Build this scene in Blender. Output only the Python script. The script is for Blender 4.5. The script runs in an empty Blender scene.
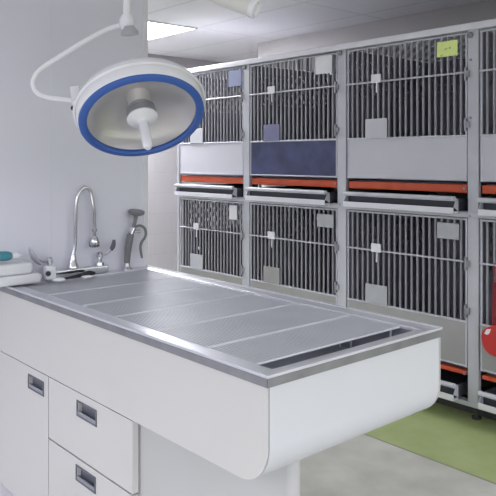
import bpy, bmesh, math, random
from mathutils import Vector, Matrix
random.seed(4)
COL = bpy.context.scene.collection
PI = math.pi

# ------------------------------------------------------------------ materials
def mat(name, col, rough=0.5, metal=0.0, noise=0.0, nscale=8.0, bump=0.0, bscale=60.0, spec=0.5, coat=0.0, stretch=None):
    m = bpy.data.materials.new(name); m.use_nodes = True
    nt = m.node_tree; b = nt.nodes['Principled BSDF']
    b.inputs['Base Color'].default_value = (*col, 1)
    b.inputs['Roughness'].default_value = rough
    b.inputs['Metallic'].default_value = metal
    b.inputs['Specular IOR Level'].default_value = spec
    b.inputs['Coat Weight'].default_value = coat
    tc = nt.nodes.new('ShaderNodeTexCoord')
    src = tc.outputs['Object']
    if stretch:
        mp = nt.nodes.new('ShaderNodeMapping'); mp.inputs['Scale'].default_value = stretch
        nt.links.new(src, mp.inputs['Vector']); src = mp.outputs['Vector']
    if noise:
        n = nt.nodes.new('ShaderNodeTexNoise'); n.inputs['Scale'].default_value = nscale; n.inputs['Detail'].default_value = 5
        nt.links.new(src, n.inputs['Vector'])
        r = nt.nodes.new('ShaderNodeValToRGB')
        r.color_ramp.elements[0].position = 0.3; r.color_ramp.elements[1].position = 0.7
        r.color_ramp.elements[0].color = (*[max(0, c * (1 - noise)) for c in col], 1)
        r.color_ramp.elements[1].color = (*[min(1, c * (1 + noise)) for c in col], 1)
        nt.links.new(n.outputs['Fac'], r.inputs['Fac']); nt.links.new(r.outputs['Color'], b.inputs['Base Color'])
    if bump:
        n2 = nt.nodes.new('ShaderNodeTexNoise'); n2.inputs['Scale'].default_value = bscale
        nt.links.new(src, n2.inputs['Vector'])
        bp = nt.nodes.new('ShaderNodeBump'); bp.inputs['Strength'].default_value = bump; bp.inputs['Distance'].default_value = 0.002
        nt.links.new(n2.outputs['Fac'], bp.inputs['Height']); nt.links.new(bp.outputs['Normal'], b.inputs['Normal'])
    return m

M = {}
M['wall'] = mat('white_wall_paint', (0.80, 0.80, 0.89), 0.6, noise=0.015, nscale=2)
M['trim'] = mat('white_trim', (0.80, 0.80, 0.84), 0.4, noise=0.01)
M['backwall'] = mat('warm_grey_paint', (0.56, 0.54, 0.54), 0.7, noise=0.02, nscale=3)
M['laminate'] = mat('white_laminate', (0.57, 0.56, 0.56), 0.38, noise=0.012, nscale=3)
M['laminate_cool'] = mat('white_laminate_curved', (0.58, 0.59, 0.63), 0.32, noise=0.012, nscale=3)
M['laminate_grey_shade'] = mat('grey_laminate_shade', (0.45, 0.45, 0.46), 0.45, noise=0.012, nscale=3)  # grey tone stands in for shade in the recess under the table
M['seam'] = mat('dark_seam', (0.22, 0.22, 0.22), 0.7, noise=0.05)
M['steel'] = mat('brushed_steel', (0.58, 0.59, 0.63), 0.30, 1.0, noise=0.05, nscale=6, bump=0.15, bscale=50, stretch=(1, 14, 1))
M['rim'] = mat('steel_rim', (0.68, 0.69, 0.74), 0.33, 0.6, noise=0.06, nscale=5, bump=0.1, bscale=60)
M['band'] = mat('dull_edge_band', (0.24, 0.24, 0.26), 0.45, 0.5, noise=0.15, nscale=12)
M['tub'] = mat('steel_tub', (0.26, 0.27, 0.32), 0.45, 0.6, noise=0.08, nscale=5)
M['wire'] = mat('rack_wire', (0.64, 0.65, 0.70), 0.35, 0.3, noise=0.04)
M['cage'] = mat('cage_frame_steel', (0.54, 0.55, 0.60), 0.42, 0.35, noise=0.06, nscale=7)
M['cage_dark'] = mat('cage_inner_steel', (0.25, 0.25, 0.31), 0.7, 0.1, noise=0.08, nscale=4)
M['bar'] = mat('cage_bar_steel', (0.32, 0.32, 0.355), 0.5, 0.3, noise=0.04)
M['panel_white'] = mat('door_panel_white', (0.58, 0.58, 0.64), 0.35, 0.1, noise=0.02, nscale=4)
M['panel_navy_reflection'] = mat('door_panel_navy_reflection', (0.055, 0.065, 0.145), 0.35, 0.1, noise=0.35, nscale=7)  # navy reflection in the steel put into the panel colour
M['panel_steel'] = mat('door_panel_steel', (0.36, 0.36, 0.36), 0.38, 0.4, noise=0.06, nscale=5)
M['rail_white'] = mat('tray_lip_white', (0.78, 0.78, 0.84), 0.3, 0.2, noise=0.03)
M['tray'] = mat('tray_steel', (0.55, 0.56, 0.63), 0.4, 0.0, noise=0.05)
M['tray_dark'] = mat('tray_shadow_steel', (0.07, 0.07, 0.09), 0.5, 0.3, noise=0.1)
M['orange'] = mat('orange_grate', (0.66, 0.10, 0.035), 0.4, noise=0.12, nscale=9)
M['hinge'] = mat('hinge_steel', (0.30, 0.30, 0.33), 0.4, 0.8, noise=0.1)
M['chrome'] = mat('chrome', (0.72, 0.73, 0.76), 0.14, 1.0, noise=0.03)
M['chrome_dark'] = mat('dark_chrome', (0.25, 0.26, 0.29), 0.25, 0.9, noise=0.05)
M['lamp_white'] = mat('lamp_white_enamel', (0.86, 0.86, 0.90), 0.25, noise=0.01, coat=0.3)
M['lamp_grey'] = mat('lamp_grey_plastic', (0.42, 0.43, 0.46), 0.4, noise=0.03)
M['lamp_cream'] = mat('boom_cream_enamel', (0.72, 0.71, 0.68), 0.4, noise=0.015)
M['blue'] = mat('lamp_blue_rubber', (0.045, 0.125, 0.44), 0.4, noise=0.05)
M['reflector'] = mat('lamp_reflector', (0.93, 0.90, 0.89), 0.28, 0.50, noise=0.03, nscale=12)
M['slate'] = mat('handle_slate', (0.11, 0.115, 0.145), 0.45, noise=0.08)
M['slate_light'] = mat('handle_edge', (0.28, 0.29, 0.34), 0.4, 0.3, noise=0.05)
M['grip'] = mat('sprayer_grey_rubber', (0.20, 0.205, 0.22), 0.5, noise=0.06)
M['black'] = mat('black_plastic', (0.015, 0.016, 0.03), 0.4, noise=0.1)
M['teal'] = mat('teal_plastic', (0.07, 0.27, 0.34), 0.4, noise=0.08)
M['towel'] = mat('white_towel', (0.74, 0.75, 0.78), 0.85, noise=0.03, nscale=20, bump=0.5, bscale=250)
M['red'] = mat('red_plastic', (0.55, 0.03, 0.03), 0.35, noise=0.06)
M['red_dark'] = mat('dark_red_webbing', (0.20, 0.015, 0.025), 0.8, noise=0.15, nscale=60)
M['paper'] = mat('white_card', (0.80, 0.80, 0.84), 0.6, noise=0.02, nscale=30)
M['paper_blue'] = mat('blue_card', (0.20, 0.23, 0.38), 0.55, noise=0.06, nscale=20)
M['paper_slate'] = mat('slate_card', (0.19, 0.19, 0.33), 0.5, noise=0.06, nscale=20)
M['paper_grey'] = mat('grey_card', (0.45, 0.46, 0.50), 0.5, noise=0.03, nscale=20)
M['foot'] = mat('foot_rubber_gap_shade', (0.05, 0.05, 0.05), 0.6, noise=0.1)

def add_math(nt, op, a, b=None, c=None):
    n = nt.nodes.new('ShaderNodeMath'); n.operation = op
    for i, v in enumerate((a, b, c)):
        if v is None: continue
        if hasattr(v, 'links'): nt.links.new(v, n.inputs[i])
        else: n.inputs[i].default_value = v
    return n.outputs[0]

def mixcol(nt, fac, a, b):
    n = nt.nodes.new('ShaderNodeMix'); n.data_type = 'RGBA'
    if hasattr(fac, 'links'): nt.links.new(fac, n.inputs[0])
    else: n.inputs[0].default_value = fac
    for i, v in ((6, a), (7, b)):
        if hasattr(v, 'links'): nt.links.new(v, n.inputs[i])
        else: n.inputs[i].default_value = (*v, 1)
    return n.outputs[2]

# floor: pale mottled concrete with a painted green strip along the cages
FLOOR_EDGE = 2.778
m = mat('concrete_floor', (0.4, 0.4, 0.4), 0.42, noise=0.0); nt = m.node_tree; b = nt.nodes['Principled BSDF']
ge = nt.nodes.new('ShaderNodeNewGeometry'); sx = nt.nodes.new('ShaderNodeSeparateXYZ'); nt.links.new(ge.outputs['Position'], sx.inputs[0])
def noise_col(scale, c0, c1, p0=0.3, p1=0.7):
    n = nt.nodes.new('ShaderNodeTexNoise'); n.inputs['Scale'].default_value = scale; n.inputs['Detail'].default_value = 6
    nt.links.new(ge.outputs['Position'], n.inputs['Vector'])
    r = nt.nodes.new('ShaderNodeValToRGB'); r.color_ramp.elements[0].position = p0; r.color_ramp.elements[1].position = p1
    r.color_ramp.elements[0].color = (*c0, 1); r.color_ramp.elements[1].color = (*c1, 1)
    nt.links.new(n.outputs['Fac'], r.inputs['Fac']); return r.outputs['Color']
grey = noise_col(5, (0.45, 0.445, 0.41), (0.60, 0.595, 0.55))
green = noise_col(5, (0.33, 0.40, 0.16), (0.42, 0.49, 0.24))
f = add_math(nt, 'MULTIPLY', add_math(nt, 'GREATER_THAN', sx.outputs[0], FLOOR_EDGE), add_math(nt, 'LESS_THAN', sx.outputs[1], 4.75))
base = mixcol(nt, f, grey, green)
d = add_math(nt, 'ABSOLUTE', add_math(nt, 'SUBTRACT', sx.outputs[0], FLOOR_EDGE), None)
ln = add_math(nt, 'LESS_THAN', d, 0.006)
base = mixcol(nt, ln, base, (0.25, 0.26, 0.2))
nt.links.new(base, b.inputs['Base Color']); M['floor'] = m

# ceiling tiles with slim grid bars
m = mat('ceiling_tiles', (0.6, 0.6, 0.63), 0.8); nt = m.node_tree; b = nt.nodes['Principled BSDF']
ge = nt.nodes.new('ShaderNodeNewGeometry'); sx = nt.nodes.new('ShaderNodeSeparateXYZ'); nt.links.new(ge.outputs['Position'], sx.inputs[0])
def gridline(o, off, period, w):
    a = add_math(nt, 'ADD', o, 40 * period - off + w / 2)
    a = add_math(nt, 'MODULO', a, period)
    return add_math(nt, 'LESS_THAN', a, w)
lx = gridline(sx.outputs[0], 3.44, 0.61, 0.024); ly = gridline(sx.outputs[1], 4.55, 1.22, 0.024)
g = add_math(nt, 'MAXIMUM', lx, ly)
n = nt.nodes.new('ShaderNodeTexNoise'); n.inputs['Scale'].default_value = 90; nt.links.new(ge.outputs['Position'], n.inputs['Vector'])
tile = mixcol(nt, n.outputs['Fac'], (0.84, 0.84, 0.88), (0.90, 0.90, 0.94))
nt.links.new(mixcol(nt, g, tile, (0.74, 0.74, 0.78)), b.inputs['Base Color']); M['ceiling'] = m

# painted concrete blocks
m = mat('block_wall', (0.5, 0.49, 0.52), 0.7); nt = m.node_tree; b = nt.nodes['Principled BSDF']
tc = nt.nodes.new('ShaderNodeNewGeometry'); sp = nt.nodes.new('ShaderNodeSeparateXYZ'); cb = nt.nodes.new('ShaderNodeCombineXYZ')
nt.links.new(tc.outputs['Position'], sp.inputs[0]); nt.links.new(sp.outputs[0], cb.inputs[0]); nt.links.new(sp.outputs[2], cb.inputs[1])
br = nt.nodes.new('ShaderNodeTexBrick'); nt.links.new(cb.outputs[0], br.inputs['Vector'])
br.inputs['Scale'].default_value = 1; br.inputs['Brick Width'].default_value = 0.42; br.inputs['Row Height'].default_value = 0.21
br.inputs['Mortar Size'].default_value = 0.004; br.inputs['Mortar Smooth'].default_value = 0.6
br.inputs['Color1'].default_value = (0.46, 0.45, 0.47, 1); br.inputs['Color2'].default_value = (0.49, 0.47, 0.50, 1); br.inputs['Mortar'].default_value = (0.42, 0.41, 0.43, 1)
nt.links.new(br.outputs['Color'], b.inputs['Base Color'])
M['block'] = m

# yellow-green note with faint pencil strokes
m = mat('yellow_note', (0.80, 0.95, 0.34), 0.6, noise=0.0); nt = m.node_tree; b = nt.nodes['Principled BSDF']
tc = nt.nodes.new('ShaderNodeTexCoord'); n = nt.nodes.new('ShaderNodeTexNoise'); n.inputs['Scale'].default_value = 55
nt.links.new(tc.outputs['Object'], n.inputs['Vector'])
gt = add_math(nt, 'GREATER_THAN', n.outputs['Fac'], 0.66)
nt.links.new(mixcol(nt, gt, (0.80, 0.95, 0.34), (0.45, 0.55, 0.16)), b.inputs['Base Color']); M['note'] = m

m = bpy.data.materials.new('light_diffuser'); m.use_nodes = True; nt = m.node_tree; nt.nodes.clear()
e = nt.nodes.new('ShaderNodeEmission'); e.inputs['Color'].default_value = (0.98, 0.99, 1, 1); e.inputs['Strength'].default_value = 30.0
o = nt.nodes.new('ShaderNodeOutputMaterial'); nt.links.new(e.outputs[0], o.inputs[0]); M['diffuser'] = m

m = bpy.data.materials.new('clear_lens'); m.use_nodes = True; nt = m.node_tree; nt.nodes.clear()
tr = nt.nodes.new('ShaderNodeBsdfTransparent'); gl = nt.nodes.new('ShaderNodeBsdfGlossy'); gl.inputs['Roughness'].default_value = 0.06
tr.inputs['Color'].default_value = (0.93, 0.93, 0.93, 1)
fr = nt.nodes.new('ShaderNodeValue'); fr.outputs[0].default_value = 0.07
mx = nt.nodes.new('ShaderNodeMixShader'); o = nt.nodes.new('ShaderNodeOutputMaterial')
nt.links.new(fr.outputs[0], mx.inputs[0]); nt.links.new(tr.outputs[0], mx.inputs[1]); nt.links.new(gl.outputs[0], mx.inputs[2]); nt.links.new(mx.outputs[0], o.inputs[0]); M['lens'] = m

# ------------------------------------------------------------------ mesh helpers
def box(bm, a, b, bev=0.0, seg=2):
    x0, y0, z0 = a; x1, y1, z1 = b
    r = bmesh.ops.create_cube(bm, size=1.0)
    vs = r['verts']
    for v in vs:
        v.co = Vector(((x0 + x1) / 2 + v.co.x * (x1 - x0), (y0 + y1) / 2 + v.co.y * (y1 - y0), (z0 + z1) / 2 + v.co.z * (z1 - z0)))
    if bev > 0:
        es = list({e for v in vs for e in v.link_edges})
        bmesh.ops.bevel(bm, geom=es, offset=bev, segments=seg, profile=0.5, affect='EDGES')

def smooth_path(pts, n=6):
    P = [Vector(p) for p in pts]
    out = []
    for i in range(len(P) - 1):
        p0 = P[max(i - 1, 0)]; p1 = P[i]; p2 = P[i + 1]; p3 = P[min(i + 2, len(P) - 1)]
        for k in range(n):
            t = k / n
            out.append(0.5 * ((2 * p1) + (p2 - p0) * t + (2 * p0 - 5 * p1 + 4 * p2 - p3) * t * t + (3 * p1 - p0 - 3 * p2 + p3) * t ** 3))
    out.append(P[-1]); return out

def tube(bm, pts, r, seg=12, cap=True, flat=None):
    P = [Vector(p) for p in pts]
    R = r if isinstance(r, (list, tuple)) else [r] * len(P)
    if len(R) != len(P):
        R = [R[min(int(i / (len(P) - 1) * (len(R) - 1)), len(R) - 2)] * (1 - (i / (len(P) - 1) * (len(R) - 1) - min(int(i / (len(P) - 1) * (len(R) - 1)), len(R) - 2))) +
             R[min(int(i / (len(P) - 1) * (len(R) - 1)), len(R) - 2) + 1] * (i / (len(P) - 1) * (len(R) - 1) - min(int(i / (len(P) - 1) * (len(R) - 1)), len(R) - 2)) for i in range(len(P))]
    t = (P[1] - P[0]).normalized()
    up = Vector((0, 0, 1)) if abs(t.z) < 0.9 else Vector((1, 0, 0))
    nrm = (up - t * up.dot(t)).normalized()
    rings = []
    for i, p in enumerate(P):
        t = (P[min(i + 1, len(P) - 1)] - P[max(i - 1, 0)]).normalized()
        nrm = (nrm - t * nrm.dot(t)).normalized(); bn = t.cross(nrm)
        fl = flat or 1
        rings.append([bm.verts.new(p + (nrm * math.cos(a) * fl + bn * math.sin(a)) * R[i]) for a in [2 * PI * k / seg for k in range(seg)]])
    for a, b in zip(rings, rings[1:]):
        for k in range(seg):
            f = bm.faces.new((a[k], a[(k + 1) % seg], b[(k + 1) % seg], b[k])); f.smooth = True
    if cap:
        bm.faces.new(list(reversed(rings[0]))); bm.faces.new(rings[-1])

def frame_from(axis):
    z = Vector(axis).normalized(); up = Vector((0, 0, 1)) if abs(z.z) < 0.95 else Vector((1, 0, 0))
    x = up.cross(z).normalized(); y = z.cross(x); return Matrix((x, y, z)).transposed().to_4x4()

def lathe(bm, prof, mtx=None, seg=32, smooth=True, close=False):
    mtx = mtx or Matrix.Identity(4)
    rings = []
    for r, z in prof:
        if r < 1e-6: rings.append([bm.verts.new(mtx @ Vector((0, 0, z)))])
        else: rings.append([bm.verts.new(mtx @ Vector((r * math.cos(2 * PI * k / seg), r * math.sin(2 * PI * k / seg), z))) for k in range(seg)])
    prs = list(zip(rings, rings[1:]))
    if close: prs.append((rings[-1], rings[0]))
    for a, b in prs:
        for k in range(seg):
            k2 = (k + 1) % seg
            if len(a) == 1 and len(b) == 1: continue
            if len(a) == 1: f = bm.faces.new((a[0], b[k2], b[k]))
            elif len(b) == 1: f = bm.faces.new((a[k], a[k2], b[0]))
            else: f = bm.faces.new((a[k], a[k2], b[k2], b[k]))
            f.smooth = smooth

def prism(bm, poly, a, b, axis='x'):
    """extrude 2D polygon between a and b along axis; poly coords are the two other axes in order"""
    def P(u, v, w):
        return {'x': (w, u, v), 'y': (u, w, v), 'z': (u, v, w)}[axis]
    A = [bm.verts.new(P(u, v, a)) for u, v in poly]; B = [bm.verts.new(P(u, v, b)) for u, v in poly]
    n = len(poly)
    for i in range(n):
        bm.faces.new((A[i], A[(i + 1) % n], B[(i + 1) % n], B[i]))
    bm.faces.new(list(reversed(A))); bm.faces.new(B)

def obj(name, bm, m, parent=None, angle=35, bevel=0):
    bmesh.ops.recalc_face_normals(bm, faces=bm.faces)
    me = bpy.data.meshes.new(name); bm.to_mesh(me); bm.free()
    o = bpy.data.objects.new(name, me); COL.objects.link(o)
    me.materials.append(M[m] if isinstance(m, str) else m)
    try:
        me.shade_auto_smooth if False else None
        for p in me.polygons: p.use_smooth = True
        me.set_sharp_from_angle(angle=math.radians(angle))
    except Exception: pass
    if bevel:
        mod = o.modifiers.new('bevel', 'BEVEL'); mod.width = bevel; mod.segments = 2; mod.limit_method = 'ANGLE'
    wn = o.modifiers.new('weighted', 'WEIGHTED_NORMAL'); wn.keep_sharp = True
    if parent:
        o.parent = parent; o.matrix_parent_inverse = Matrix.Translation(parent.location).inverted()
    return o

def B(): return bmesh.new()
def thing(name, label, cat, loc=(0, 0, 0), group=None):
    o = bpy.data.objects.new(name, None); COL.objects.link(o); o.location = loc
    o.empty_display_size = 0.1
    o['label'] = label; o['category'] = cat
    if group: o['group'] = group
    return o
def tag(o, label, cat, group=None):
    o['label'] = label; o['category'] = cat
    if group: o['group'] = group
    return o
def sub(name, bm, m, parent, **k):
    """child of a mesh part (which may itself hang under an empty)"""
    o = obj(name, bm, m, None, **k)
    o.parent = parent
    w = Matrix.Identity(4); p = parent
    if p.parent: w = Matrix.Translation(p.parent.location) @ p.matrix_parent_inverse
    o.matrix_parent_inverse = w.inverted(); return o
def struct(name, bm, m, **k):
    o = obj(name, bm, m, **k); o['kind'] = 'structure'; return o
def dup(root, loc, label=None):
    r = root.copy(); COL.objects.link(r); r.location = loc
    if label: r['label'] = label
    for ch in list(root.children):
        c = ch.copy(); COL.objects.link(c); c.parent = r
        for g_ in ch.children:
            d_ = g_.copy(); COL.objects.link(d_); d_.parent = c
    return r

# ------------------------------------------------------------------ camera
F_PX = 695.0; TH = 0.72; HZ = 159.0; CAMZ = 1.4
Rv = Vector((math.cos(TH), -math.sin(TH), 0)); Fv = Vector((math.sin(TH), math.cos(TH), 0)); Cc = Vector((0, 0, CAMZ))
cd = bpy.data.cameras.new('camera'); cam = bpy.data.objects.new('camera', cd); COL.objects.link(cam)
cd.sensor_width = 36; cd.lens = F_PX / 496 * 36; cd.shift_y = -(248 - HZ) / 496
cam.location = Cc; cam.rotation_euler = (PI / 2, 0, -TH)
cd.clip_start = 0.05
bpy.context.scene.camera = cam
def P3(px, py, t): return Cc + (Rv * ((px - 248) / F_PX) + Fv + Vector((0, 0, (HZ - py) / F_PX))) * t
def PX(px, py, x):
    d = P3(px, py, 1) - Cc; return Cc + d * (x / d.x)
def PY(px, py, y):
    d = P3(px, py, 1) - Cc; return Cc + d * (y / d.y)

# ------------------------------------------------------------------ room shell
CZ = 2.475; WX = 4.32; FARY = 6.0; WY = 2.762
bm = B(); box(bm, (-3.0, -3.0, -0.1), (6.2, FARY + 0.12, 0)); struct('floor', bm, 'floor')
bm = B(); box(bm, (-1.6, -1.6, CZ), (6.2, FARY + 0.12, CZ + 0.1)); struct('ceiling', bm, 'ceiling')
bm = B(); box(bm, (WX, -1.2, 0), (WX + 0.15, 4.79, CZ)); struct('wall_right', bm, 'backwall')
bm = B(); box(bm, (0.5, FARY, 0), (6.2, FARY + 0.12, CZ)); struct('wall_back', bm, 'block')
bm = B(); box(bm, (6.08, 4.79, 0), (6.2, FARY, CZ)); box(bm, (WX + 0.15, 4.67, 0), (6.08, 4.79, CZ)); struct('wall_corridor', bm, 'backwall')
bm = B(); box(bm, (-3.0, WY, 0), (1.770, WY + 0.14, CZ)); struct('wall_left', bm, 'wall')
bm = B(); box(bm, (1.770, WY - 0.003, 0), (1.797, WY + 0.145, CZ), 0.003); struct('trim_1', bm, 'trim')
bm = B(); box(bm, (1.3135, WY - 0.0012, 0), (1.3165, WY - 0.0002, CZ)); struct('trim_2', bm, 'wall')

# ceiling lights
def light_panel(x, y):
    return x, y
LX, LY = 3.44, 4.55
t = thing('ceiling_light', 'bright rectangular ceiling light panel seen past the white wall edge', 'ceiling light', (LX - 0.305, LY + 0.61, CZ), 'ceiling light panels')
bm = B()
x0, x1, y0, y1 = LX - 0.61, LX, LY, LY + 1.22
for a, b_ in (((x0, y0), (x1, y0 + 0.018)), ((x0, y1 - 0.018), (x1, y1)), ((x0, y0 + 0.018), (x0 + 0.018, y1 - 0.018)), ((x1 - 0.018, y0 + 0.018), (x1, y1 - 0.018))):
    box(bm, (*a, CZ - 0.012), (*b_, CZ - 0.001))
obj('frame', bm, 'trim', t)
bm = B(); box(bm, (x0 + 0.018, y0 + 0.018, CZ - 0.008), (x1 - 0.018, y1 - 0.018, CZ - 0.002)); obj('diffuser', bm, 'diffuser', t)
for dx, dy, lb in ((0, -2.44, 'ceiling light panel above the green floor strip, its tip at the photo top'),
                   (0, -4.88, 'ceiling light panel by the right end of the cages'),
                   (-2.44, -3.40, 'ceiling light panel above the near side of the steel-topped table'),
                   (-2.44, -5.84, 'ceiling light panel above the open floor near the viewer'),
                   (-4.88, -3.40, 'added unseen light panel farthest left, along the white wall'),  # last two panels are added out of view to light the table front
                   (-4.88, -5.84, 'added unseen light panel farthest from both cages and white wall')):
    dup(t, (LX - 0.305 + dx, LY + 0.61 + dy, CZ), lb)

# ------------------------------------------------------------------ wet exam table
FX0 = 1.088
TX0, TX1, TY0, TY1 = 1.084, 1.784, 1.169, 2.756
tb = thing('wet_exam_table', 'long white veterinary wet table with steel rim, tub and rounded end', 'table', (1.43, 1.95, 0.636))
def profile(ins=0.0, n=10, rad=0.096, y1=TY1 - 0.002, ztop=0.877, zb=0.636):
    r = rad - ins; a = TY0 + 0.001 + ins; zb = zb + ins
    pts = [(y1, ztop), (a, ztop)]
    for k in range(n + 1):
        an = PI + k / n * PI / 2
        pts.append((a + r + r * math.cos(an), zb + r + r * math.sin(an)))
    pts.append((y1, zb)); return pts
for xa in (TX0 + 0.001, TX1 - 0.005):
    bm = B(); prism(bm, profile(), xa, xa + 0.004); obj('side_panel', bm, 'laminate', tb)
bm = B(); prism(bm, [(y, z) for y, z in profile(0.0)], TX0 + 0.0225, TX1 - 0.0225); 
# hollow the shell: end and bottom skin as a strip
bm.free(); bm = B()
outer = profile(0.0)[1:]; inner = profile(0.014)[1:]
inner[0] = (inner[0][0], 0.877)
poly = outer + list(reversed(inner))
xa, xb = TX0 + 0.0085, TX1 - 0.0085
n = len(outer)
vo = [[bm.verts.new((x, y, z)) for y, z in outer] for x in (xa, xb)]; vi = [[bm.verts.new((x, y, z)) for y, z in inner] for x in (xa, xb)]
for k in range(n - 1):
    bm.faces.new((vo[0][k], vo[0][k + 1], vo[1][k + 1], vo[1][k])); bm.faces.new((vi[0][k + 1], vi[0][k], vi[1][k], vi[1][k + 1]))
    for s_ in (0, 1): bm.faces.new((vo[s_][k], vi[s_][k], vi[s_][k + 1], vo[s_][k + 1]))
for k in (0, n - 1): bm.faces.new((vo[0][k], vo[1][k], vi[1][k], vi[0][k]))
obj('end_panel', bm, 'laminate_cool', tb)
# dark joint between side and end skins
bm = B()
for xs in (TX0 + 0.0052, TX1 - 0.0084):
    bm = B(); prism(bm, profile(0.003, ztop=0.876), xs, xs + 0.0032); obj('joint', bm, 'seam', tb)
# rim
OX0, OX1, OY0, OY1 = 1.136, 1.730, 1.208, 2.690
bm = B()
box(bm, (TX0 - 0.003, TY0 - 0.004, 0.8775), (OX0, TY1, 0.9), 0.003)
box(bm, (OX1, TY0 - 0.004, 0.8775), (TX1 + 0.004, TY1, 0.9), 0.003)
box(bm, (OX0 - 0.004, TY0 - 0.004, 0.8775), (OX1 + 0.004, OY0, 0.9), 0.003)
box(bm, (OX0 - 0.004, OY1, 0.8775), (OX1 + 0.004, TY1, 0.9), 0.003)
obj('rim', bm, 'rim', tb)
bm = B()
box(bm, (TX0 - 0.0048, TY0 - 0.006, 0.876), (TX0 - 0.0031, TY1, 0.897), 0.0006); box(bm, (TX1 + 0.0041, TY0 - 0.006, 0.876), (TX1 + 0.0058, TY1, 0.897), 0.0006)
box(bm, (TX0 - 0.0048, TY0 - 0.006, 0.876), (TX1 + 0.0058, TY0 - 0.0042, 0.897), 0.0006); obj('edge_band', bm, 'band', tb)
bm = B()   # raised marine edge
for a, b_ in (((TX0 - 0.003, TY0 - 0.004), (TX0 + 0.002, TY1)), ((TX1 - 0.004, TY0 - 0.004), (TX1 + 0.004, TY1)), ((TX0 + 0.002, TY0 - 0.004), (TX1 - 0.004, TY0 + 0.004))):
    box(bm, (*a, 0.899), (*b_, 0.9035), 0.0015)
obj('raised_edge', bm, 'wire', tb)
bm = B()   # basin
zb0, zb1 = 0.80, 0.76
vt = [bm.verts.new((x, y, 0.889)) for x, y in ((OX0, OY0), (OX1, OY0), (OX1, OY1), (OX0, OY1))]
vb = [bm.verts.new((x, y, z)) for x, y, z in ((OX0 + 0.02, OY0 + 0.02, zb0), (OX1 - 0.02, OY0 + 0.02, zb0), (OX1 - 0.02, OY1 - 0.02, zb1), (OX0 + 0.02, OY1 - 0.02, zb1))]
for k in range(4): bm.faces.new((vt[k], vt[(k + 1) % 4], vb[(k + 1) % 4], vb[k]))
bm.faces.new(vb)
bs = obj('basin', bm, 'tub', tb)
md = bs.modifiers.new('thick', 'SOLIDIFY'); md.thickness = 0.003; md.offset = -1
bm = B()
pts = []
rr = 0.026; xb = 1.302; ya = 1.262
for cx, cy, a0, a1 in ((xb - rr, ya + rr, -PI / 2 - 1.25, 0.0),):
    for k in range(13): pts.append((cx + rr * math.cos(a0 + (a1 - a0) * k / 12), cy + rr * math.sin(a0 + (a1 - a0) * k / 12)))
pts += [(xb, 1.752), (FX0 + 0.026, 1.752)]
prism(bm, pts, 0.0, 0.64, 'z'); obj('support_panel', bm, 'laminate_grey_shade', tb)

# wire racks over the tub
cuts = [1.268, 1.469, 1.713, 1.948, 2.172, 2.424, 2.683]
names = ['wire drain rack at the open end of the table, nearest the camera', 'second wire drain rack from the open end of the table',
         'third wire drain rack from the open end of the table', 'third wire drain rack from the faucet',
         'second wire drain rack from the faucet', 'wire drain rack nearest the faucet and white wall']
for i in range(6):
    ya, yb = cuts[i] + 0.003, cuts[i + 1] - 0.003
    t = thing('wire_rack', names[i], 'rack', (1.433, ya, 0.885), 'wire racks over the tub')
    xa, xb = OX0 + 0.006, OX1 - 0.006
    bm = B()
    for y in (ya + 0.003, yb - 0.003): tube(bm, [(xa, y, 0.8935), (xb, y, 0.8935)], 0.0034, 8)
    for x in (xa + 0.003, xb - 0.003): tube(bm, [(x, ya, 0.8935), (x, yb, 0.8935)], 0.0032, 8)
    obj('rack_frame', bm, 'wire', t)
    bm = B()
    nx = 58
    for k in range(1, nx): 
        x = xa + (xb - xa) * k / nx; box(bm, (x - 0.0018, ya + 0.003, 0.8945), (x + 0.0018, yb - 0.003, 0.897))
    ny = max(6, int((yb - ya) / 0.0235))
    for k in range(1, ny):
        y = ya + (yb - ya) * k / ny; box(bm, (xa + 0.003, y - 0.0013, 0.8918), (xb - 0.003, y + 0.0013, 0.8944))
    obj('wire_mesh', bm, 'wire', t)
    for x in (xa + 0.02, xb - 0.02):
        for y in (ya + 0.02, yb - 0.02):
            bm = B(); tube(bm, [(x, y, 0.892), (x, y, 0.800 - (y - OY0) * 0.027)], 0.003, 8); obj('rack_foot', bm, 'wire', t)

# ------------------------------------------------------------------ base cabinet
cb_ = thing('base_cabinet', 'white laminate base cabinet with drawers and door under the table', 'cabinet', (1.4, 2.24, 0))
FX = 1.088
bm = B(); box(bm, (FX + 0.024, 1.757, 0.10), (1.74, 2.754, 0.632), 0.001); box(bm, (FX + 0.08, 1.77, 0.0), (1.70, 2.72, 0.10)); obj('carcass', bm, 'laminate', cb_)
def cup(yc, zc, parent):
    w, h = 0.061, 0.0265
    bm = B(); x = FX
    for a, b_ in (((yc - w, zc + h - 0.006), (yc + w, zc + h)), ((yc - w, zc - h), (yc + w, zc - h + 0.005)), ((yc - w, zc - h), (yc - w + 0.006, zc + h)), ((yc + w - 0.006, zc - h), (yc + w, zc + h))):
        box(bm, (x - 0.004, *a), (x + 0.0005, *b_), 0.001)
    hd = sub('handle', bm, 'slate_light', parent)
    return hd
def cup_inner(yc, zc, hd, root):
    pass
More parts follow.
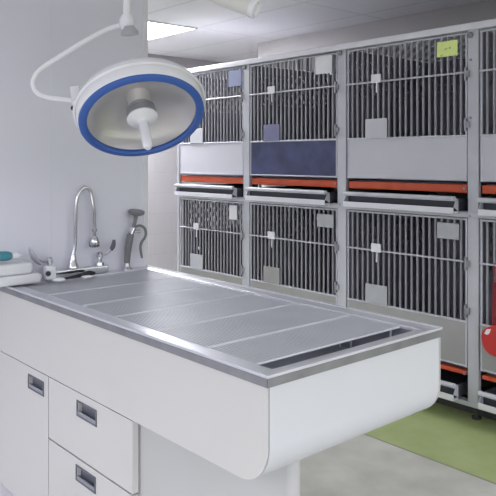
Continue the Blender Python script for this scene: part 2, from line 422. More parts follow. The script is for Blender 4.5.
def drawer(name, y0, y1, z0, z1, hy, hz):
    w, h = 0.060, 0.0205
    bm = B()
    # front slab with a real opening for the cup pull
    box(bm, (FX, y0, z0), (FX + 0.020, hy - w, z1)); box(bm, (FX, hy + w, z0), (FX + 0.020, y1, z1))
    box(bm, (FX, hy - w, z0), (FX + 0.020, hy + w, hz - h)); box(bm, (FX, hy - w, hz + h), (FX + 0.020, hy + w, z1))
    bmesh.ops.remove_doubles(bm, verts=bm.verts, dist=1e-5)
    o = obj(name, bm, 'laminate', cb_)
    bm = B()
    x = FX
    box(bm, (x - 0.003, hy - w - 0.006, hz + h), (x - 0.0002, hy + w + 0.006, hz + h + 0.006), 0.0008)
    box(bm, (x - 0.003, hy - w - 0.006, hz - h - 0.006), (x - 0.0002, hy + w + 0.006, hz - h), 0.0008)
    box(bm, (x - 0.003, hy - w - 0.006, hz - h), (x - 0.0002, hy - w, hz + h), 0.0008)
    box(bm, (x - 0.003, hy + w, hz - h), (x - 0.0002, hy + w + 0.006, hz + h), 0.0008)
    box(bm, (x + 0.014, hy - w, hz - h), (x + 0.018, hy + w, hz + h))
    sub('handle', bm, 'slate', o)
    bm = B()   # curved lip along the lower edge
    pr = [(x - 0.002, hz - h), (x + 0.013, hz - h), (x + 0.013, hz - h + 0.004), (x + 0.006, hz - h + 0.010), (x - 0.002, hz - h + 0.0125)]
    prism(bm, [(a, b_) for a, b_ in pr], hy - w + 0.001, hy + w - 0.001, 'y')
    sub('handle_lip', bm, 'slate_light', o)
    return o
drawer('drawer', 1.753, 2.306, 0.418, 0.631, 2.030, 0.580)
drawer('drawer', 1.753, 2.306, 0.205, 0.412, 2.036, 0.366)
drawer('drawer', 1.753, 2.306, 0.105, 0.199, 2.030, 0.150)
drawer('door', 2.311, 2.752, 0.105, 0.631, 2.410, 0.578)

# ------------------------------------------------------------------ faucet and things at the wall end
YB = 2.728
fc = thing('gooseneck_faucet', 'chrome gooseneck faucet with two blade handles at the white wall', 'faucet', (1.40, YB, 0.9))
bm = B(); box(bm, (1.295, YB - 0.022, 0.9005), (1.560, YB + 0.022, 0.935), 0.008, 3); obj('mixer_body', bm, 'chrome', fc)
bm = B(); b0 = Vector((1.396, YB, 0.934))
lathe(bm, [(0.0, 0), (0.026, 0), (0.026, 0.008), (0.019, 0.022), (0.013, 0.045), (0.0115, 0.06), (0.0, 0.06)], Matrix.Translation(b0), 24)
obj('spout_base', bm, 'chrome', fc)
path = [b0 + Vector((0, 0, 0.05))] + [PY(px, py, YB) for px, py in ((74.8, 245), (75.3, 225), (76.2, 204), (79, 193), (85, 187.5), (90.5, 192), (93, 203), (94, 214), (94.3, 229))]
bm = B(); tube(bm, smooth_path(path, 6), [0.0085, 0.0085, 0.0085, 0.0082, 0.008, 0.0085, 0.009, 0.0095, 0.0095], 14); obj('spout', bm, 'chrome', fc)
bm = B(); p = PY(94.3, 229, YB)
lathe(bm, [(0, 0.002), (0.0125, 0.002), (0.0125, -0.010), (0.008, -0.014), (0.008, -0.030), (0.017, -0.040), (0.021, -0.055), (0.021, -0.066), (0.016, -0.079), (0.0, -0.083)], Matrix.Translation(p) , 24)
ae = obj('aerator', bm, 'chrome', fc)
bm = B()
for k in range(10):
    a = k / 10 * 2 * PI; q = p + Vector((math.cos(a) * 0.0195, math.sin(a) * 0.0195, -0.066)); box(bm, q - Vector((0.0022, 0.0022, 0.011)), q + Vector((0.0022, 0.0022, 0.009)), 0.001)
sub('aerator_grooves', bm, 'chrome_dark', ae)
for px, side in ((99.5, 1), (49.5, -1)):
    base = PY(px, 266, YB); base.z = 0.934
    bm = B(); lathe(bm, [(0, 0), (0.020, 0), (0.018, 0.012), (0.010, 0.018), (0.010, 0.028), (0.015, 0.034), (0.015, 0.050), (0.008, 0.058), (0, 0.058)], Matrix.Translation(base), 20)
    h = obj('handle', bm, 'chrome', fc)
    bm = B()
    if side == 1:
        tube(bm, smooth_path([base + Vector((0, 0, 0.045)), base + Vector((0.028, -0.012, 0.050)), base + Vector((0.050, -0.016, 0.072))], 5), [0.006, 0.007, 0.008], 10)
        sub('blade', bm, 'chrome', h)
        bm = B(); tube(bm, smooth_path([base + Vector((0.046, -0.016, 0.064)), base + Vector((0.058, -0.018, 0.082)), base + Vector((0.062, -0.018, 0.108))], 5), [0.009, 0.0105, 0.0095, 0.006], 12); sub('blade_tip', bm, 'slate', h)
    else:
        tube(bm, smooth_path([base + Vector((0, 0, 0.045)), base + Vector((-0.035, -0.012, 0.042)), base + Vector((-0.052, -0.014, 0.046))], 5), [0.006, 0.006, 0.008], 10)
        sub('blade', bm, 'chrome', h)
        bm = B(); pts = [base + Vector((-0.046, -0.014, 0.034)), base + Vector((-0.066, -0.015, 0.050)), base + Vector((-0.084, -0.017, 0.078)), base + Vector((-0.094, -0.02, 0.104))]
        tube(bm, smooth_path(pts, 5), [0.010, 0.017, 0.018, 0.010], 14, flat=0.55); sub('blade_tip', bm, 'cage', h)

# sprayer
sp_ = thing('hand_sprayer', 'grey trigger hand sprayer parked upright by the wall edge', 'sprayer', (1.66, YB, 0.9))
s0 = PY(127, 262, YB)
bm = B(); c = Vector((s0.x, YB, 0.9005)); lathe(bm, [(0, 0), (0.024, 0), (0.024, 0.006), (0.014, 0.014), (0.012, 0.032), (0, 0.032)], Matrix.Translation(c), 20); obj('holder', bm, 'chrome', sp_)
bm = B(); tube(bm, smooth_path([c + Vector((0, 0, 0.028)), PY(128, 250, YB), PY(130.5, 234, YB)], 5), [0.0125, 0.0145, 0.016, 0.0165], 16); obj('grip', bm, 'grip', sp_)
bm = B(); tube(bm, [PY(130.7, 234, YB), PY(133.6, 228, YB)], [0.013, 0.012], 14); tube(bm, [PY(132, 231, YB), PY(140, 231.5, YB)], [0.008, 0.007], 12); obj('collar', bm, 'chrome', sp_)
bm = B(); tube(bm, smooth_path([PY(133, 229, YB), PY(135, 222, YB), PY(136, 214, YB)], 4), [0.0085, 0.008, 0.011], 14); obj('neck', bm, 'grip', sp_)
hp = PY(136.2, 213.5, YB); ax = Vector((0.02, -0.18, 1)).normalized()
bm = B(); lathe(bm, [(0, -0.012), (0.014, -0.010), (0.034, -0.002), (0.038, 0.004), (0.038, 0.011), (0.034, 0.014), (0, 0.014)], Matrix.Translation(hp) @ frame_from(ax), 28); obj('spray_head', bm, 'grip', sp_)
bm = B(); tube(bm, smooth_path([PY(134.5, 227, YB - 0.006), PY(140, 225.5, YB - 0.006), PY(145, 229, YB - 0.006), PY(145.5, 236, YB - 0.006), PY(141.5, 242.5, YB - 0.006), PY(140.5, 249, YB - 0.006), PY(142, 258, YB - 0.006)], 6), [0.005, 0.006, 0.0065, 0.006, 0.0065, 0.006, 0.005], 12); obj('trigger_lever', bm, 'grip', sp_)

# towels, bottle, small tools at the far left
def rounded_slab(x0, y0, z0, x1, y1, z1, bev):
    bm = B(); box(bm, (x0, y0, z0), (x1, y1, z1), bev, 4); return bm
t = obj('folded_towel', rounded_slab(1.02, 2.630, 0.905, 1.215, 2.755, 0.945, 0.014), 'towel'); tag(t, 'folded white towel lying flat on the table at the far left corner, bottom one', 'towel', 'folded white towels')
t = obj('folded_towel', rounded_slab(1.02, 2.635, 0.9455, 1.180, 2.755, 0.990, 0.014), 'towel'); tag(t, 'folded white towel on top of another, under the teal bottle', 'towel', 'folded white towels')
t = thing('bottle', 'teal bottle with white cap lying on the folded white towels', 'bottle', (1.10, 2.68, 0.990))
bx = PY(11.5, 255, 2.68); axx = Vector((1, 0.0, -0.06)).normalized(); Mx = Matrix.Translation(Vector((bx.x, 2.680, 1.018))) @ frame_from(axx)
bm = B(); lathe(bm, [(0, -0.16), (0.016, -0.158), (0.019, -0.15), (0.019, -0.02), (0.015, -0.004), (0.010, 0.0), (0, 0)], Mx, 24); obj('bottle_body', bm, 'teal', t)
bm = B(); lathe(bm, [(0, 0.001), (0.0125, 0.001), (0.0125, 0.022), (0.009, 0.026), (0.007, 0.036), (0, 0.038)], Mx, 20); obj('cap', bm, 'lamp_white', t)
t = thing('pump_dispenser', 'small white plastic pump nozzle with black tip beside the towels', 'dispenser', (1.262, 2.66, 0.905))
bm = B(); box(bm, (1.243, 2.655, 0.9045), (1.290, 2.700, 0.962), 0.012, 3); obj('body', bm, 'lamp_white', t)
bm = B(); lathe(bm, [(0, 0), (0.011, 0), (0.009, 0.014), (0, 0.014)], Matrix.Translation((1.250, 2.654, 0.935)) @ frame_from((-0.4, -1, 0.1)), 16); obj('tip', bm, 'black', t)
t = thing('grooming_clipper', 'slim black grooming tool lying in front of the faucet', 'grooming tool', (1.40, 2.66, 0.9))
bm = B(); tube(bm, smooth_path([(1.312, 2.640, 0.9095), (1.36, 2.648, 0.911), (1.395, 2.652, 0.9135), (1.435, 2.655, 0.9165), (1.462, 2.662, 0.9125)], 5), [0.0035, 0.0065, 0.009, 0.0115, 0.007], 12); obj('handle', bm, 'black', t)
bm = B(); box(bm, (1.385, 2.612, 0.9035), (1.425, 2.636, 0.914), 0.004, 2); obj('guard', bm, 'lamp_white', t)
bm = B(); lathe(bm, [(0, 0), (0.026, 0.001), (0.028, 0.006), (0.02, 0.012), (0.0, 0.013)], Matrix.Translation((1.285, 2.632, 0.9042)), 20); tag(obj('soap_bar', bm, 'lamp_white'), 'flat white soap bar lying on the rim beside the left faucet handle', 'soap')

# ------------------------------------------------------------------ surgical lamp
T = 2.4
lp = thing('surgical_lamp', 'white round surgical lamp with blue ring hanging over the table', 'lamp', tuple(P3(142.5, 115, T)))
ctr = P3(142.3, 117.2, T)
d0 = (ctr - Cc).normalized(); al = math.radians(51.0)
e_ = (Vector((0, 0, -1)) * math.cos(math.radians(11)) + Rv * math.sin(math.radians(11))); e_ = (e_ - d0 * e_.dot(d0)).normalized()
nv = (-d0 * math.cos(al) + e_ * math.sin(al)).normalized()
LM = Matrix.Translation(ctr) @ frame_from(nv)
bm = B(); lathe(bm, [(0.196, 0.004), (0.218, 0.0), (0.2235, -0.012), (0.2235, -0.050), (0.216, -0.074), (0.192, -0.094), (0.14, -0.116), (0.075, -0.130), (0.0, -0.134), (0.0, -0.128), (0.075, -0.124), (0.14, -0.110), (0.188, -0.088), (0.208, -0.068), (0.212, -0.012)], LM, 96, close=False); obj('housing', bm, 'lamp_white', lp)
bm = B(); lathe(bm, [(0.188, -0.004), (0.188, 0.006), (0.194, 0.0125), (0.207, 0.0125), (0.2155, 0.007), (0.2165, 0.0), (0.21, -0.004)], LM, 96, close=True); obj('blue_ring', bm, 'blue', lp)
bm = B(); lathe(bm, [(0.1965, -0.004), (0.18, -0.030), (0.15, -0.058), (0.10, -0.084), (0.05, -0.098), (0.0, -0.102)], LM, 72); rf = obj('reflector', bm, 'reflector', lp)
bm = B(); lathe(bm, [(0.054, 0.000), (0.1885, 0.000), (0.1885, 0.0025), (0.054, 0.0025)], LM, 64, close=True); obj('lens', bm, 'lens', lp)
bm = B(); lathe(bm, [(0.0, -0.050), (0.040, -0.050), (0.044, -0.040), (0.050, -0.038), (0.050, -0.026), (0.046, -0.024), (0.052, -0.020), (0.052, -0.002), (0.0, -0.002)], LM, 40); obj('bulb_housing', bm, 'lamp_grey', lp)
bm = B(); lathe(bm, [(0.0, -0.101), (0.042, -0.099), (0.038, -0.050), (0.0, -0.050)], LM, 40); obj('bulb_socket', bm, 'reflector', lp)
bm = B(); lathe(bm, [(0.0, -0.002), (0.052, -0.001), (0.054, 0.005), (0.048, 0.012), (0.026, 0.018), (0.017, 0.026), (0.0165, 0.05), (0.0175, 0.115), (0.0165, 0.128), (0.010, 0.136), (0.0, 0.138)], LM, 36); obj('sterile_handle', bm, 'lamp_white', lp)
bm = B(); lathe(bm, [(0.2, -0.052), (0.229, -0.046), (0.231, -0.040), (0.2245, -0.034)], LM, 96); obj('rear_rim', bm, 'lamp_white', lp)
# yoke bracket at the left rim
def L3(x, y, z):  # point in lamp space built from image right / across axes
    return ctr
rightv = (Rv - nv * Rv.dot(nv)).normalized()
brc = P3(77.5, 101, T)
Mb = Matrix.Translation(brc) @ Matrix((rightv, nv.cross(rightv), nv)).transposed().to_4x4()
bm = B(); box(bm, (-0.017, -0.034, -0.044), (0.017, 0.034, 0.034), 0.006, 3)
for v in bm.verts: v.co = Mb @ v.co
yb_ = obj('yoke_bracket', bm, 'lamp_white', lp)
bm = B(); lathe(bm, [(0, 0), (0.009, 0), (0.009, 0.008), (0.005, 0.012), (0, 0.012)], Matrix.Translation(brc - rightv * 0.013 + nv * 0.028) @ frame_from(-rightv), 16); sub('knob', bm, 'black', yb_)
pp = [(126, 24.5), (112, 27.5), (98, 34), (80, 44), (60, 56.5), (45, 66), (36, 74.5), (33, 84), (37, 92.5), (47, 97), (60, 99), (72, 100.3)]
path = [P3(px, py, T) for px, py in pp]; path.append(brc - rightv * 0.008)
bm = B(); tube(bm, smooth_path(path, 6), 0.0088, 16); obj('yoke_arm', bm, 'lamp_white', lp)
hb = P3(127, 23, T)
bm = B(); lathe(bm, [(0, -0.030), (0.020, -0.024), (0.027, -0.008), (0.026, 0.010), (0.019, 0.026), (0.0, 0.030)], Matrix.Translation(hb), 28); obj('ball_joint', bm, 'lamp_white', lp)
cc_ = P3(129.5, 29, T - 0.02)
bm = B(); lathe(bm, [(0, 0.012), (0.016, 0.010), (0.030, -0.010), (0.030, -0.020), (0.0, -0.020)], Matrix.Translation(cc_) @ frame_from(Vector((-0.1, 0, 1)) ), 24); obj('joint_cap', bm, 'lamp_grey', lp)
bt = P3(127.5, -42, T)
bm = B(); tube(bm, [hb + Vector((0, 0, 0.02)), bt], 0.0135, 18); obj('down_tube', bm, 'lamp_white', lp)
be = P3(252, 7.5, T - 0.15)
bd = (be - bt).normalized()
bm = B(); tube(bm, [bt - bd * 0.03, be - bd * 0.10, be], [0.034, 0.033, 0.031], 28); obj('boom', bm, 'lamp_cream', lp)
bm = B(); lathe(bm, [(0, 0), (0.032, 0), (0.033, 0.014), (0.028, 0.018), (0.022, 0.016), (0.018, 0.010), (0, 0.010)], Matrix.Translation(be) @ frame_from(bd), 28); obj('boom_cap', bm, 'lamp_white', lp)
mp_ = bt.lerp(be, 0.15)
bm = B(); tube(bm, [mp_, Vector((mp_.x, mp_.y, CZ - 0.03))], 0.028, 20); obj('ceiling_column', bm, 'lamp_white', lp)
bm = B(); lathe(bm, [(0, 0), (0.11, 0), (0.11, -0.018), (0.05, -0.035), (0, -0.035)], Matrix.Translation((mp_.x, mp_.y, CZ - 0.0005)), 32); obj('ceiling_canopy', bm, 'lamp_white', lp)

# ------------------------------------------------------------------ cage bank
CX = 3.35; BX = 4.22
cols = {'A': (3.866, 4.666), 'B': (2.952, 3.794), 'C': (2.028, 2.874), 'D': (1.122, 1.958)}
rk = thing('cage_rack', 'tall pale steel frame holding two tiers of cages along the right wall', 'cage rack', (3.8, 2.9, 0))
posts = [(1.055, 1.119), (1.961, 2.025), (2.877, 2.949), (3.797, 3.863), (4.669, 4.700)]
for a, b_ in posts:
    bm = B(); box(bm, (CX - 0.008, a, 0.085), (CX + 0.022, b_, 2.122), 0.004); obj('post', bm, 'cage', rk)
for a, b_ in posts:
    bm = B(); box(bm, (BX + 0.006, a, 0.085), (BX + 0.04, b_, 2.122), 0.003); obj('post', bm, 'cage', rk)
bm = B(); box(bm, (CX - 0.024, 1.06, 2.088), (CX + 0.02, 4.703, 2.126), 0.005, 3); obj('top_rail', bm, 'rail_white', rk)
bm = B(); box(bm, (CX - 0.014, 1.131, 1.086), (CX + 0.018, 4.668, 1.118), 0.004); obj('middle_rail', bm, 'cage', rk)
bm = B(); box(bm, (CX - 0.016, 1.06, 0.078), (CX + 0.03, 4.70, 0.104), 0.003); box(bm, (BX + 0.006, 1.06, 0.078), (BX + 0.04, 4.70, 0.104), 0.003); obj('bottom_rail', bm, 'cage', rk)
for y in (1.10, 2.006, 2.913, 3.83, 4.68):
    for x in (CX + 0.05, BX):
        bm = B(); tube(bm, [(x, y, 0.0), (x, y, 0.012)], 0.026, 16); tube(bm, [(x, y, 0.012), (x, y, 0.079)], 0.012, 12); obj('foot', bm, 'foot', rk)
for (y0_, y1_), zs_ in zip(posts[:-1], ((2.07, 1.11), (2.062, 1.095, 1.93, 1.62), (2.07, 1.11), (2.07, 1.11))):
    for z_ in zs_:
        bm = B(); lathe(bm, [(0, 0), (0.016, 0), (0.016, 0.010), (0.010, 0.018), (0, 0.020)] if z_ > 2 else [(0, 0), (0.007, 0), (0.006, 0.006), (0, 0.007)], Matrix.Translation((CX - 0.024 if z_ > 2.08 else CX - 0.008, y0_ + 0.046, z_)) @ frame_from((-1, 0, 0)), 16); obj('bolt', bm, 'hinge', rk)
bm = B(); box(bm, (CX + 0.10, 1.07, 0.0), (CX + 0.13, 4.69, 0.078)); obj('gap_shade_strip', bm, 'foot', rk)  # black strip added to stand for the shade under the cages

def lattice(bm, origin, U, V, w, h, pitch, bar, thick):
    """diamond mesh of flat crossing bars in the rectangle origin + a*U + b*V"""
    U = Vector(U); V = Vector(V); N = U.cross(V).normalized(); o_ = Vector(origin)
    def seg(p, q, off):
        p = Vector(p); q = Vector(q)
        P_ = o_ + U * p[0] + V * p[1]; Q_ = o_ + U * q[0] + V * q[1]
        d_ = (Q_ - P_)
        if d_.length < 1e-3: return
        s_ = d_.normalized().cross(N) * (bar / 2)
        c0 = N * off
        vs = []
        for A_ in (P_, Q_):
            for s1 in (-1, 1):
                for s2 in (-1, 1):
                    vs.append(bm.verts.new(A_ + s_ * s1 + c0 + N * (thick / 2) * s2))
        for idx in ((0, 1, 3, 2), (4, 6, 7, 5), (0, 4, 5, 1), (2, 3, 7, 6), (0, 2, 6, 4), (1, 5, 7, 3)):
            bm.faces.new([vs[i] for i in idx])
    n_ = int((w + h) / pitch) + 1
    for k in range(1, n_ + 1):
        c_ = k * pitch
        # a + b = c_
        a0 = max(0, c_ - h); a1 = min(w, c_)
        if a1 > a0: seg((a0, c_ - a0), (a1, c_ - a1), thick * 0.5)
        # a - b = c_ - h
        cc = c_ - h
        a0 = max(0, cc); a1 = min(w, cc + h)
        if a1 > a0: seg((a0, a0 - cc), (a1, a1 - cc), -thick * 0.5)

def perf_panel(kind, y, x0, x1, z0, z1, zs):
    """side panel with a perforated upper field"""
    bm = B()
    box(bm, (x0, y - 0.002, z0), (x1, y + 0.002, zs))
    box(bm, (x0, y - 0.002, z1 - 0.03), (x1, y + 0.002, z1))
    box(bm, (x0, y - 0.002, zs), (x0 + 0.05, y + 0.002, z1 - 0.03)); box(bm, (x1 - 0.05, y - 0.002, zs), (x1, y + 0.002, z1 - 0.03))
    lattice(bm, (x0 + 0.05, y, zs), (1, 0, 0), (0, 0, 1), x1 - x0 - 0.10, z1 - 0.03 - zs, 0.080, 0.022, 0.0018)
    return bm

NB = 21
def cage(col, tier, label, panel, holder=None, knob=False):
    y0, y1 = cols[col]; zo = 0.0 if tier == 'L' else 1.0
    ztop = 1.084 if tier == 'L' else 2.084
    c = thing('animal_cage', label, 'cage', (CX + 0.4, (y0 + y1) / 2, 0.105 + zo), 'stainless cages in two tiers')
    zf = 0.262 + zo - (0.0 if tier == 'L' else -0.008)
    # shell
    for y in (y0 + 0.004, y1 - 0.004):
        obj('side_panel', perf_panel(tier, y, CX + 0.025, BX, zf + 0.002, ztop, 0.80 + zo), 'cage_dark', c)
    bm = B()
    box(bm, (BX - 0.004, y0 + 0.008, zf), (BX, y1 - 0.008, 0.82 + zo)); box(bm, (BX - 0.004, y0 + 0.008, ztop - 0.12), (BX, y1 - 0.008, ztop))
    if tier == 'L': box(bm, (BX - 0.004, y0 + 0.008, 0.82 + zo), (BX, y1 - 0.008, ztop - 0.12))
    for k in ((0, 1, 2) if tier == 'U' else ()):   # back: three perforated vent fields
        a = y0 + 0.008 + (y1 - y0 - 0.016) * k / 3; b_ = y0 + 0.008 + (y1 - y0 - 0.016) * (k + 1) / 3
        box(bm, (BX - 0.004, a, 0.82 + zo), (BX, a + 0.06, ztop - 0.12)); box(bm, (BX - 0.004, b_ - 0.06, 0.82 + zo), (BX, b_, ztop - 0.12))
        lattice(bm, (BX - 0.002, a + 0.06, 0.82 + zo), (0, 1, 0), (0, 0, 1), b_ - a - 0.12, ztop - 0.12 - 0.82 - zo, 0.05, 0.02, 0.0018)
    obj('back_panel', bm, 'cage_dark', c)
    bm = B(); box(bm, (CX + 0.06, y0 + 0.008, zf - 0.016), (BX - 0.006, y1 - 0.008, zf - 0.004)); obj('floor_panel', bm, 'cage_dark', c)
    bm = B()
    if tier == 'U':
        lattice(bm, (CX + 0.03, y0 + 0.008, ztop + 0.004), (1, 0, 0), (0, 1, 0), BX - CX - 0.03, y1 - y0 - 0.016, 0.080, 0.030, 0.002)
        box(bm, (CX + 0.023, y0 + 0.008, ztop), (CX + 0.035, y1 - 0.008, ztop + 0.008)); box(bm, (BX - 0.012, y0 + 0.008, ztop), (BX, y1 - 0.008, ztop + 0.008))
        obj('roof_mesh', bm, 'rail_white', c)
    else:
        box(bm, (CX + 0.03, y0 + 0.008, ztop + 0.002), (BX, y1 - 0.008, ztop + 0.006)); obj('roof_panel', bm, 'cage_dark', c)
    # door
    d0_, d1_ = y0 + 0.002, y1 - 0.004; zb_, zt = 0.280 + zo, ztop - 0.002
    zp = 0.525 + zo
    bm = B(); r = 0.006; x = CX
    for zz in (zb_ + r, zt - r): tube(bm, [(x, d0_, zz), (x, d1_, zz)], r, 8)
    for yy in (d0_ + r, d1_ - r): tube(bm, [(x, yy, zb_), (x, yy, zt)], r, 8)
    zc = (0.848 if tier == 'L' else 1.866)
    tube(bm, [(x - 0.006, d0_, zc), (x - 0.006, d1_, zc)], 0.0055, 8)
    tube(bm, [(x - 0.003, d0_, zp), (x - 0.003, d1_, zp)], 0.006, 8)
    dr = obj('door', bm, 'tray', c)
    bm = B()
    for k in range(1, NB):
        yy = d0_ + (d1_ - d0_) * k / NB; tube(bm, [(x + 0.002, yy, zp), (x + 0.002, yy, zt - 0.004)], 0.0070, 8)
    sub('door_bars', bm, 'bar', dr)
    bm = B(); box(bm, (x - 0.003, d0_ + 0.010, zb_ + 0.010), (x + 0.004, d1_ - 0.010, zp - 0.004), 0.001); sub('lower_panel', bm, panel, dr)
    # latch near the left (high y) side
    yl = d1_ - 0.238; zl = zc + 0.018
    bm = B(); box(bm, (x - 0.022, yl - 0.036, zl - 0.026), (x - 0.012, yl + 0.036, zl + 0.026), 0.003); box(bm, (x - 0.012, yl - 0.010, zl - 0.010), (x - 0.002, yl + 0.010, zl + 0.010))
    tube(bm, [(x - 0.017, yl - 0.006, zl - 0.024), (x - 0.019, yl - 0.006, zl - 0.085)], 0.006, 8); sub('latch', bm, 'rail_white', dr)
    if knob:
        bm = B(); lathe(bm, [(0, -0.002), (0.014, 0), (0.012, 0.010), (0, 0.012)], Matrix.Translation((x - 0.004, yl - 0.03, zl - 0.17)) @ frame_from((-1, 0, 0)), 16); sub('knob', bm, 'paper_grey', dr)
    for zz in (zc - 0.01, zp + 0.06, ):
        bm = B(); tube(bm, [(x - 0.012, d0_ + 0.006, zz - 0.035), (x - 0.012, d0_ + 0.006, zz + 0.035)], 0.008, 10); box(bm, (x - 0.0165, d0_ - 0.022, zz - 0.018), (x - 0.0135, d0_ + 0.006, zz + 0.018), 0.001)
        sub('hinge', bm, 'hinge', dr)
    if holder:
        bm = B(); yc = d1_ - 0.232; w_ = 0.082
        box(bm, (x - 0.012, yc - w_, zp + 0.004), (x - 0.009, yc + w_, zp + 0.118), 0.001)
        box(bm, (x - 0.014, yc - w_, zp + 0.002), (x - 0.006, yc + w_, zp + 0.008)); sub('card_holder', bm, holder, dr)
    # orange grate edge and dark gap under it
    oz0, oz1 = (0.216, 0.262) if tier == 'U' else (0.232, 0.256)
    bm = B(); box(bm, (CX + 0.010, y0 + 0.012, oz0 + zo), (CX + 0.055, y1 - 0.006, oz1 + zo), 0.006, 3)
    nb = 16
    for k in range(nb):
        xx = CX + 0.09 + k * 0.045; box(bm, (xx, y0 + 0.014, 0.240 + zo), (xx + 0.012, y1 - 0.010, 0.252 + zo))
    for yy in (y0 + 0.014, (y0 + y1) / 2, y1 - 0.03): box(bm, (CX + 0.05, yy, 0.234 + zo), (BX - 0.03, yy + 0.012, 0.2405 + zo))
    fg = obj('floor_grate', bm, 'orange', c)
    bm = B()
    yr = y0 + 0.018
    box(bm, (CX + 0.006, yr, 0.232 + zo), (CX + 0.012, yr + 0.016, 0.246 + zo), 0.001); sub('grate_clip', bm, 'hinge', fg)
    # sliding waste tray: two lips in front, pan behind
    ta, tb2 = y0 + 0.035, y1 - 0.040
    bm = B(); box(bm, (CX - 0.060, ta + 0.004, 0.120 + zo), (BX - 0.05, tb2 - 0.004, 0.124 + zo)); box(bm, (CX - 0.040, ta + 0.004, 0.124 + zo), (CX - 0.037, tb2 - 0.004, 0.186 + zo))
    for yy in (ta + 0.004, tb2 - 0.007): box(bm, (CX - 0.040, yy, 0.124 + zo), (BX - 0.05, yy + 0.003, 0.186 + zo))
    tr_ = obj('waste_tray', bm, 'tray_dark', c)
    bm = B(); box(bm, (CX - 0.082, ta, 0.108 + zo), (CX - 0.036, tb2, 0.1195 + zo), 0.003); box(bm, (CX - 0.088, ta, 0.108 + zo), (CX - 0.080, tb2, 0.140 + zo), 0.003); sub('lower_lip', bm, 'rail_white', tr_)
    bm = B(); box(bm, (CX - 0.078, ta, 0.178 + zo), (CX - 0.036, tb2, 0.186 + zo), 0.003); tube(bm, [(CX - 0.074, ta, 0.187 + zo), (CX - 0.074, tb2, 0.187 + zo)], 0.0135, 12); sub('upper_lip', bm, 'tray', tr_)
    for ya_ in (ta, tb2 - 0.004):
        bm = B(); prism(bm, [(CX - 0.080, 0.1415 + zo), (CX - 0.036, 0.120 + zo), (CX - 0.036, 0.177 + zo), (CX - 0.060, 0.177 + zo)], ya_, ya_ + 0.004, 'y'); sub('tray_bracket', bm, 'tray', tr_)
    return c

cage('A', 'U', 'upper cage partly behind the surgical lamp, with pale lower door panel and blue card', 'panel_white', 'paper_grey')
cage('B', 'U', 'upper cage with a navy reflection coloured into its lower door panel', 'panel_navy_reflection', 'paper_slate')
cage('C', 'U', 'upper cage with a yellow-green note on its barred door', 'panel_white', 'panel_white')
cage('D', 'U', 'upper cage cut off by the right photo edge', 'panel_white', None)
cage('A', 'L', 'lower cage next to the block wall, perforated side visible behind its bars', 'panel_steel', 'paper_grey', True)
cage('B', 'L', 'lower cage below the one with the navy reflection, with a grey card on its door', 'panel_steel', 'panel_steel')
cage('C', 'L', 'lower cage below the one with the yellow-green note, behind the table end', 'panel_steel', 'paper_grey')
cage('D', 'L', 'lower cage at the right photo edge with a red leash hanging on it', 'panel_steel', None)

# cards
def card(name, px0, py0, px1, py1, m, label, cat, group=None, xf=CX - 0.016):
    a = PX(px0, py0, xf); b_ = PX(px1, py1, xf)
    bm = B(); zt_, zb_ = a.z, b_.z
    box(bm, (xf - 0.0015, b_.y, zb_), (xf + 0.0015, a.y, zt_), 0.0006)
    for s in (0.25, 0.75):
        yy = b_.y + (a.y - b_.y) * s; box(bm, (xf + 0.0012, yy - 0.004, zt_ - 0.012), (xf + 0.014, yy + 0.004, zt_ - 0.004))
    o = obj(name, bm, m); tag(o, label, cat, group); return o
card('sticky_note', 437, 42.5, 457.5, 55, 'note', 'yellow-green paper note on the upper cage door near the top right', 'note')
card('cage_card', 315.5, 57, 332, 72.5, 'paper', 'white card at the top right of the door above the navy reflection panel', 'card', 'cards on the cage doors')
card('cage_card', 228.5, 71, 241.5, 85.5, 'paper_blue', 'blue-grey card on the upper cage door right of the surgical lamp', 'card', 'cards on the cage doors')
card('cage_card', 229.5, 205, 237, 220, 'paper', 'small white card on the leftmost lower cage door', 'card', 'cards on the cage doors')
card('cage_card', 317, 213.5, 333.5, 228, 'paper_grey', 'grey card on the lower cage door beneath the navy reflection panel', 'card', 'cards on the cage doors')
card('cage_card', 437, 222, 459, 240, 'paper_grey', 'pale grey card on the lower cage door behind the table end', 'card', 'cards on the cage doors')

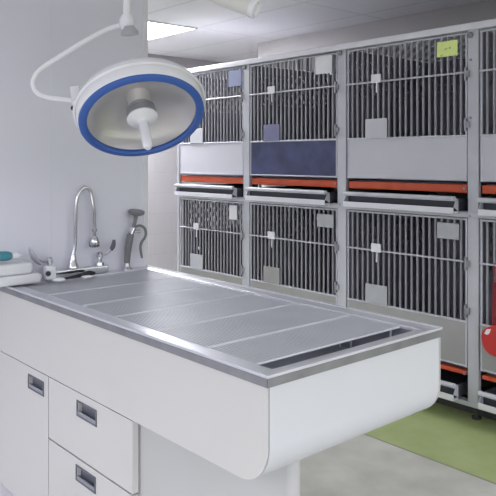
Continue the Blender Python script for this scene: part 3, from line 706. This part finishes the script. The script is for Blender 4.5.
# red retractable leash on the last lower door
ls = thing('retractable_leash', 'red plastic retractable leash hanging on the lower cage at the right edge', 'leash', (CX - 0.05, 1.86, 0.37))
xl = CX - 0.045; q = PX(495, 340, xl)
bm = B(); out = []
ox = [(-0.045, 0.055), (-0.010, 0.075), (0.04, 0.078), (0.075, 0.05), (0.085, 0.0), (0.072, -0.05), (0.03, -0.08), (-0.02, -0.075), (-0.055, -0.045), (-0.068, 0.0), (-0.062, 0.035)]
sm = smooth_path([(-a, b_, 0) for a, b_ in ox] + [(-ox[0][0], ox[0][1], 0)], 4)[:-1]
prism(bm, [(q.y + v.x, q.z + v.y) for v in sm], xl - 0.02, xl + 0.02, 'x'); obj('body', bm, 'red', ls, bevel=0.006)
bm = B(); prism(bm, [(q.y + a, q.z + b_) for a, b_ in ((0.048, 0.028), (0.035, 0.052), (0.010, 0.058), (0.022, 0.030), (0.034, 0.024))], xl - 0.0215, xl - 0.0195, 'x'); obj('side_label', bm, 'paper', ls)
bm = B(); pts = [PX(493, 333, xl), PX(492.5, 318, xl - 0.0), PX(492.5, 300, CX - 0.022), PX(493.5, 282, CX - 0.016)]
for a, b_ in zip(pts, pts[1:]):
    vs = [bm.verts.new(v) for v in (a + Vector((-0.002, 0.002, 0)), a + Vector((-0.002, -0.03, 0)), b_ + Vector((-0.002, -0.03, 0)), b_ + Vector((-0.002, 0.002, 0)))]
    ws = [bm.verts.new(v.co + Vector((0.004, 0, 0))) for v in vs]
    for i4 in range(4): bm.faces.new((vs[i4], vs[(i4 + 1) % 4], ws[(i4 + 1) % 4], ws[i4]))
    bm.faces.new(vs); bm.faces.new(list(reversed(ws)))
tube(bm, [pts[-1] + Vector((-0.002, 0, -0.01)), Vector((CX - 0.006, pts[-1].y, 0.858))], 0.004, 8)
obj('strap', bm, 'red_dark', ls)

# ------------------------------------------------------------------ light and view
w = bpy.data.worlds.new('world'); bpy.context.scene.world = w; w.use_nodes = True
nt = w.node_tree; bg = nt.nodes['Background']; bg.inputs[1].default_value = 1.0
tc = nt.nodes.new('ShaderNodeTexCoord'); sp = nt.nodes.new('ShaderNodeSeparateXYZ'); nt.links.new(tc.outputs['Generated'], sp.inputs[0])
rp = nt.nodes.new('ShaderNodeValToRGB'); mr = nt.nodes.new('ShaderNodeMapRange'); mr.inputs[1].default_value = -1; mr.inputs[2].default_value = 1
nt.links.new(sp.outputs[2], mr.inputs[0]); nt.links.new(mr.outputs[0], rp.inputs[0])
els = rp.color_ramp.elements; els[0].position = 0.44; els[0].color = (0.12, 0.12, 0.13, 1); els[1].position = 0.72; els[1].color = (3.4, 3.45, 3.6, 1)
e_m = els.new(0.54); e_m.color = (0.72, 0.73, 0.77, 1)
nt.links.new(rp.outputs[0], bg.inputs[0])
sc = bpy.context.scene
sc.view_settings.view_transform = 'Standard'; sc.view_settings.look = 'None'; sc.view_settings.gamma = 1
sc.view_settings.use_curve_mapping = False; sc.view_settings.exposure = 0.27
